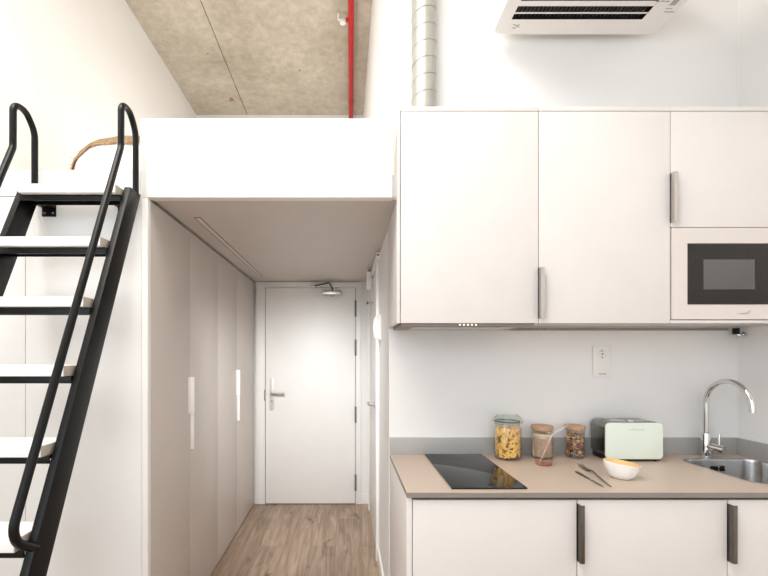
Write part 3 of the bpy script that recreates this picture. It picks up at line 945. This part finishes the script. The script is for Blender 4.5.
def wood_jar(cx, cy, r, h, lidh, label):
    t = thing('storage_jar', (cx, cy, WZ), label, 'jar', 'food jars on the worktop')
    po = [(0, z0), (r - .006, z0), (r, z0 + .006), (r, z0 + h - lidh - .001)]
    pi = [(r - .0028, z0 + h - lidh - .001), (r - .0028, z0 + .010), (r - .008, z0 + .006), (0, z0 + .0055)]
    build('jar_body', MB().lathe(cx, cy, po + pi, 44), 'glass', t)
    ld = MB().lathe(cx, cy, [(0, z0 + h - lidh - .008), (r - .006, z0 + h - lidh - .008), (r - .006, z0 + h - lidh), (r + .003, z0 + h - lidh), (r + .003, z0 + h - .002), (r + .001, z0 + h), (0, z0 + h)], 44)
    build('lid', ld, 'cork', t)
    return t
OX, OY, OR_ = at(542, 2.125), 2.125, .0505
wood_jar(OX, OY, OR_, .168, .019, 'glass jar of pale oats with wooden lid behind the pink tumbler')
m = MB()
m.lathe(OX, OY, [(0, z0 + .007), (OR_ - .010, z0 + .009), (OR_ - .0055, z0 + .014), (OR_ - .0055, z0 + .126), (0, z0 + .130)], 36)
for i in range(520):
    a = random.uniform(0, 2 * PI); z = random.uniform(z0 + .013, z0 + .130)
    rr = OR_ - .0055 if z < z0 + .126 else random.uniform(0, OR_ - .006)
    n_ = Vector((math.cos(a), math.sin(a), random.uniform(-.5, .5))).normalized()
    c = Vector((OX + rr * math.cos(a), OY + rr * math.sin(a), z))
    u = n_.orthogonal().normalized(); v = n_.cross(u)
    L = random.uniform(.0022, .004)
    q = [c + (u * math.cos(k * PI / 3) + v * math.sin(k * PI / 3) * .75) * L for k in range(6)]
    m.prism(q, n_ * .0014)
o = build('rolled_oats', m, 'oat', base=(OX, OY, z0 + .008))
tag(o, 'pale oat flakes filling the middle jar', 'oats', kind='stuff')
NX, NY, NR = at(574.9, 2.132), 2.132, .0445
wood_jar(NX, NY, NR, .168, .019, 'glass jar of mixed nuts with wooden lid beside the toaster')
m = MB()
for i in range(420):
    a = random.uniform(0, 2 * PI); z = random.uniform(z0 + .013, z0 + .124)
    rr = (NR - .010) * (1 if i % 3 else random.random() ** .5)
    b = bmesh.new()
    bmesh.ops.create_icosphere(b, subdivisions=1, radius=1)
    Rm = Matrix.Rotation(random.uniform(0, PI), 4, 'X') @ Matrix.Rotation(random.uniform(0, PI), 4, 'Z')
    S = Matrix.Diagonal((random.uniform(.005, .0075), random.uniform(.0038, .005), random.uniform(.0032, .0045), 1))
    T = Matrix.Translation((NX + rr * math.cos(a), NY + rr * math.sin(a), z))
    m.merge(b, random.choice((0, 0, 0, 1, 1, 2, 2)), True, T @ Rm @ S)
o = build('mixed_nuts', m, ['nut_a', 'nut_b', 'nut_c'], base=(NX, NY, z0 + .008))
tag(o, 'brown and cream nuts filling the jar beside the toaster', 'nuts', kind='stuff')
# pink ribbed tumbler
TX, TY = at(543.6, 1.995), 1.995
def rib(x, y, z, a):
    k = 1 + .03 * math.cos(14 * a)
    return (TX + x * k, TY + y * k, z)
po = [(0, z0), (.034, z0), (.037, z0 + .004), (.0465, z0 + .128), (.0462, z0 + .130)]
pi = [(.0442, z0 + .130), (.044, z0 + .128), (.0355, z0 + .012), (0, z0 + .010)]
o = build('tumbler', MB().lathe(TX, TY, po + pi, 112, fn=rib, mis=[1, 1, 0, 0, 0, 0, 0, 1]), ['glass_pink', 'glass_pink_base'], base=(TX, TY, z0))
tag(o, 'pink ribbed glass tumbler in front of the oat jar', 'tumbler')
pts = fillet([(TX - .012, TY + .008, z0 + .0145), (TX + .040, TY - .004, z0 + .146), (TX + .108, TY - .012, z0 + .190)], .02)
o = build('drinking_straw', MB().tube(pts, .0017, 10), 'straw', base=(TX, TY, z0 + .02))
tag(o, 'pale bent drinking straw leaning in the pink tumbler', 'straw')

# ------------------------------------------------------------------ toaster
tx0, tx1, ty0, ty1, tz0, tz1 = 1.302, 1.588, 2.045, 2.180, WZ + .012, 1.096
t = thing('toaster', ((tx0 + tx1) / 2, 2.12, WZ), 'mint green toaster with steel body against the kitchen wall', 'toaster')
ml = rrect(tx0 + .004, tx1 - .004, tz0 + .006, tz1 + .004, .03, 8)
m = MB().prism([(x, ty0 + .017, z) for x, z in ml], (0, ty1 - ty0 - .017, 0), smooth=False, bev=.003)
build('body', m, 'toaster_steel', t)
ml = rrect(tx0, tx1, tz0, tz1, .022, 8)
m = MB().prism([(x, ty0, z) for x, z in ml], (0, .012, 0), bev=.004, seg=3)
fp = build('front_panel', m, 'mint', t)
m = MB().prism([(x, ty0 + .0125, z) for x, z in rrect(tx0 + .006, tx1 - .006, tz0 + .003, tz1 - .004, .02, 8)], (0, .004, 0))
build('gasket', m, 'black_plastic', t)
m = MB().box(tx0 + .012, tx1 - .012, ty0 + .006, ty1 - .004, WZ + .004, tz0 + .012, .003)
for xx in (tx0 + .03, tx1 - .03):
    for yy in (ty0 + .02, ty1 - .02):
        m.cyl((xx, yy, WZ + .0003), (xx, yy, WZ + .006), .009, seg=14)
build('base', m, 'black_plastic', t)
m = MB()
for yy in (ty0 + .042, ty0 + .085):
    m.box(tx0 + .045, tx1 - .045, yy, yy + .024, tz1 + .0035, tz1 + .0052)
build('slots', m, 'black_plastic', t)
m = MB()
for yy in (ty0 + .038, ty0 + .070, ty0 + .081, ty0 + .113):
    m.box(tx0 + .04, tx1 - .04, yy - .0015, yy + .0015, tz1 + .0035, tz1 + .008, .0006)
build('slot_rims', m, 'chrome', t)
m = MB().box((tx0 + tx1) / 2 - .018, (tx0 + tx1) / 2 + .006, ty0 + .016, ty0 + .03, tz1 + .002, tz1 + .011, .002)
build('lever', m, 'chrome', t)
m = MB()                                                  # the small raised maker's lettering
lx = 1.415
for k, hh in enumerate((.0045, .0045, .0045, .0085, .0045, .0085, .0045, .0045, .0045, .0045)):
    x = lx + k * .0068
    zb_ = 1.0605
    m.box(x, x + .0011, ty0 - .0006, ty0 + .001, zb_, zb_ + hh)
    if k % 2 == 0 or k == 9: m.box(x + .0011, x + .0045, ty0 - .0006, ty0 + .001, zb_ + .0036, zb_ + .0046)
    if k % 3 != 0 or k == 9: m.box(x + .0011, x + .0045, ty0 - .0006, ty0 + .001, zb_, zb_ + .0010)
m.cyl((lx + .072, ty0 + .001, 1.0625), (lx + .072, ty0 - .0008, 1.0625), .0028, seg=12)
build('lettering', m, 'print', fp)

# ------------------------------------------------------------------ slanted bowl
bx, by = at(621.4, 1.785), 1.785
HB = .066
def slant(x, y, z, a):
    k = z / HB
    return (bx + x, by + y, WZ + .0006 + z - k * k * .115 * x)
po = [(0, 0), (.036, 0), (.043, .003), (.056, .022), (.064, .046), (.0688, HB - .001), (.0683, HB)]
pi = [(.0660, HB), (.0655, HB - .002), (.061, .046), (.052, .022), (.038, .009), (0, .007)]
mis = [0] * 5 + [1] * 7
m = MB().lathe(bx, by, po + pi, 48, fn=slant, mis=[0, 0, 0, 0, 0, 0, 1, 1, 1, 1, 1, 1])
o = build('serving_bowl', m, ['bowl_white', 'bowl_in'], base=(bx, by, WZ))
tag(o, 'slanted white bowl with yellow inside in front of the toaster', 'bowl')

# ------------------------------------------------------------------ fork and knife
def flat_strip(mb, path, widths, th=.002, mi=0):
    """a flat bar following a path of (x, y, z), local width across"""
    P = [Vector(p) for p in path]
    L, Rr = [], []
    for i, p in enumerate(P):
        d = (P[min(i + 1, len(P) - 1)] - P[max(i - 1, 0)]); d.z = 0; d.normalize()
        s = Vector((-d.y, d.x, 0)) * widths[i] / 2
        L.append(p + s); Rr.append(p - s)
    up = Vector((0, 0, th))
    vs = L + Rr + [v + up for v in L] + [v + up for v in Rr]
    n = len(P); f = []
    for i in range(n - 1):
        a, b2, c, d2 = i, i + 1, n + i + 1, n + i
        f += [(a, b2, c, d2), (2 * n + d2 , 2 * n + c, 2 * n + b2, 2 * n + a), (a, 2 * n + a, 2 * n + b2, b2), (d2, c, 2 * n + c, 2 * n + d2)]
    f += [(0, n, 3 * n, 2 * n), (n - 1, 3 * n - 1, 4 * n - 1, 2 * n - 1)]
    mb.add(vs, f, mi)
def lerp(a, b, t): return (a[0] + (b[0] - a[0]) * t, a[1] + (b[1] - a[1]) * t)
zt = WZ + .0006
A, B_ = (1.136, 1.985), (1.074, 1.655)                     # fork: tine tips to handle end
t = thing('fork', ((A[0] + B_[0]) / 2, (A[1] + B_[1]) / 2, zt), 'steel fork lying beside the slanted bowl', 'fork')
hz = [.004, .009, .012, .011, .006, .002, .0, .0]
ts = [.30, .36, .42, .50, .65, .82, .95, 1.0]
wd = [.022, .010, .006, .0056, .0064, .008, .0095, .006]
m = MB(); flat_strip(m, [lerp(A, B_, u) + (zt + h_,) for u, h_ in zip(ts, hz)], wd, .0026)
build('handle', m, 'toaster_steel', t)
dirv = Vector((B_[0] - A[0], B_[1] - A[1], 0)).normalized(); nv = Vector((-dirv.y, dirv.x, 0))
m = MB()
flat_strip(m, [lerp(A, B_, u) + (zt + h_,) for u, h_ in ((.16, .001), (.22, .0005), (.30, .004))], [.025, .027, .026], .002)
for k in range(4):
    o_ = nv * ((k - 1.5) * .0074)
    flat_strip(m, [(lerp(A, B_, u)[0] + o_.x, lerp(A, B_, u)[1] + o_.y, zt + h_) for u, h_ in ((0, .006), (.08, .0025), (.165, .001))], [.0022, .0034, .004], .002)
build('tines', m, 'steel', t)
A, B_ = (1.053, 1.868), (1.042, 1.648)
t = thing('table_knife', ((A[0] + B_[0]) / 2, (A[1] + B_[1]) / 2, zt), 'slim table knife lying left of the fork', 'knife')
m = MB(); flat_strip(m, [lerp(A, B_, u) + (zt,) for u in (0, .05, .3, .48, .5)], [.009, .0118, .010, .0085, .0075], .0042)
build('handle', m, 'darksteel', t)
m = MB(); flat_strip(m, [lerp(A, B_, u) + (zt + .001,) for u in (.5, .53, .6, .85, .95, 1.0)], [.0075, .011, .012, .012, .009, .003], .0016)
build('blade', m, 'steel', t)

# ------------------------------------------------------------------ wall socket
sx, sz = (601 - 345) * YK / FPX, 1.40
t = thing('wall_socket', (sx, YK, sz), 'white double-height socket plate on the kitchen wall above the toaster', 'socket')
build('plate', MB().box(sx - .048, sx + .048, YK - .010, YK - .0005, sz - .084, sz + .084, .003), 'plastic', t)
zc = sz + .040
m = MB().lathe(0, 0, [(.0225, .0), (.0225, .004), (.0205, .004), (.0195, -.004), (0, -.004)], 32, fn=lambda x, y, z, a: (sx + x, YK - .010 - z, zc + y))
build('socket_ring', m, 'plastic', t)
m = MB()
for (dx, dz, r_) in ((.001, 0, .0036), (-.003, .0165, .003), (-.001, -.0175, .003)):
    m.cyl((sx + dx, YK - .0095, zc + dz), (sx + dx, YK - .0145, zc + dz), r_, seg=12)
build('contacts', m, 'darksteel', t)
m = MB()
for k in range(7):
    m.box(sx - .017 + k * .0058, sx - .0125 + k * .0058, YK - .0106, YK - .0098, sz - .070, sz - .064)
build('small_print', m, 'print', t)

# ------------------------------------------------------------------ light
def area(name, loc, rot, sx_, sy_, power, colr):
    l = bpy.data.lights.new(name, 'AREA')
    l.shape = 'RECTANGLE'; l.size = sx_; l.size_y = sy_
    l.energy = power; l.color = colr
    o = bpy.data.objects.new(name, l); col.objects.link(o)
    o.location = loc; o.rotation_euler = rot
    return o
area('window_daylight', ((wx0 + wx1) / 2, YN - .01, (wz0 + wz1) / 2), (PI / 2, 0, 0), wx1 - wx0, wz1 - wz0, 50, (.80, .90, 1.0))
area('side_daylight', (XL - .01, (vy0 + vy1) / 2, (vz0 + vz1) / 2), (PI / 2, 0, -PI / 2), vy1 - vy0, vz1 - vz0, 64, (.80, .90, 1.0))
area('ceiling_lamp', (-1.0, .35, H - .12), (0, 0, 0), 2.2, 1.7, 155, (1.0, .965, .92))
l = bpy.data.lights.new('corridor_fill_spot', 'SPOT'); l.energy = 200; l.shadow_soft_size = .25; l.color = (.97, .98, 1.0)  # added fill spot without a fixture, brightens the entrance door
l.spot_size = math.radians(80); l.spot_blend = 1.0
o = bpy.data.objects.new('corridor_fill_spot', l); col.objects.link(o); o.location = (-.31, 1.95, 2.06)
o.rotation_euler = (Vector((-.30, YD, .55)) - Vector(o.location)).to_track_quat('-Z', 'Y').to_euler()
l = bpy.data.lights.new('loft_fill', 'POINT'); l.energy = 24; l.shadow_soft_size = .22; l.color = (1, .97, .93)  # added fill light, out of view behind the parapet, brightens the loft
o = bpy.data.objects.new('loft_fill', l); col.objects.link(o); o.location = (-.8, 3.5, 2.85)

w = bpy.data.worlds.new('daylight'); scn.world = w
w.use_nodes = True
bg = w.node_tree.nodes['Background']
bg.inputs['Color'].default_value = (.85, .92, 1.0, 1)
bg.inputs['Strength'].default_value = 1.0

# ------------------------------------------------------------------ camera
cam = bpy.data.cameras.new('camera')
cam.sensor_width = 36.0
cam.lens = FPX / 768 * 36
cam.shift_x = (384 - 345) / 768
cam.shift_y = (354 - 288) / 768
cam.clip_start = .02
co = bpy.data.objects.new('camera', cam); col.objects.link(co)
co.location = (0, 0, CAMH); co.rotation_euler = (PI / 2, 0, 0)
scn.camera = co
scn.view_settings.view_transform = 'Standard'
scn.view_settings.look = 'None'
scn.view_settings.gamma = 1.0
scn.view_settings.use_curve_mapping = False
scn.view_settings.exposure = -0.06
scn.cycles.max_bounces = 12
scn.cycles.diffuse_bounces = 6
scn.cycles.glossy_bounces = 6
scn.cycles.transmission_bounces = 10
scn.cycles.caustics_reflective = False
scn.cycles.caustics_refractive = False
scn.cycles.sample_clamp_indirect = 4.0
scn.cycles.use_denoising = True
try:
    scn.cycles.denoiser = 'OPENIMAGEDENOISE'
except Exception:
    pass
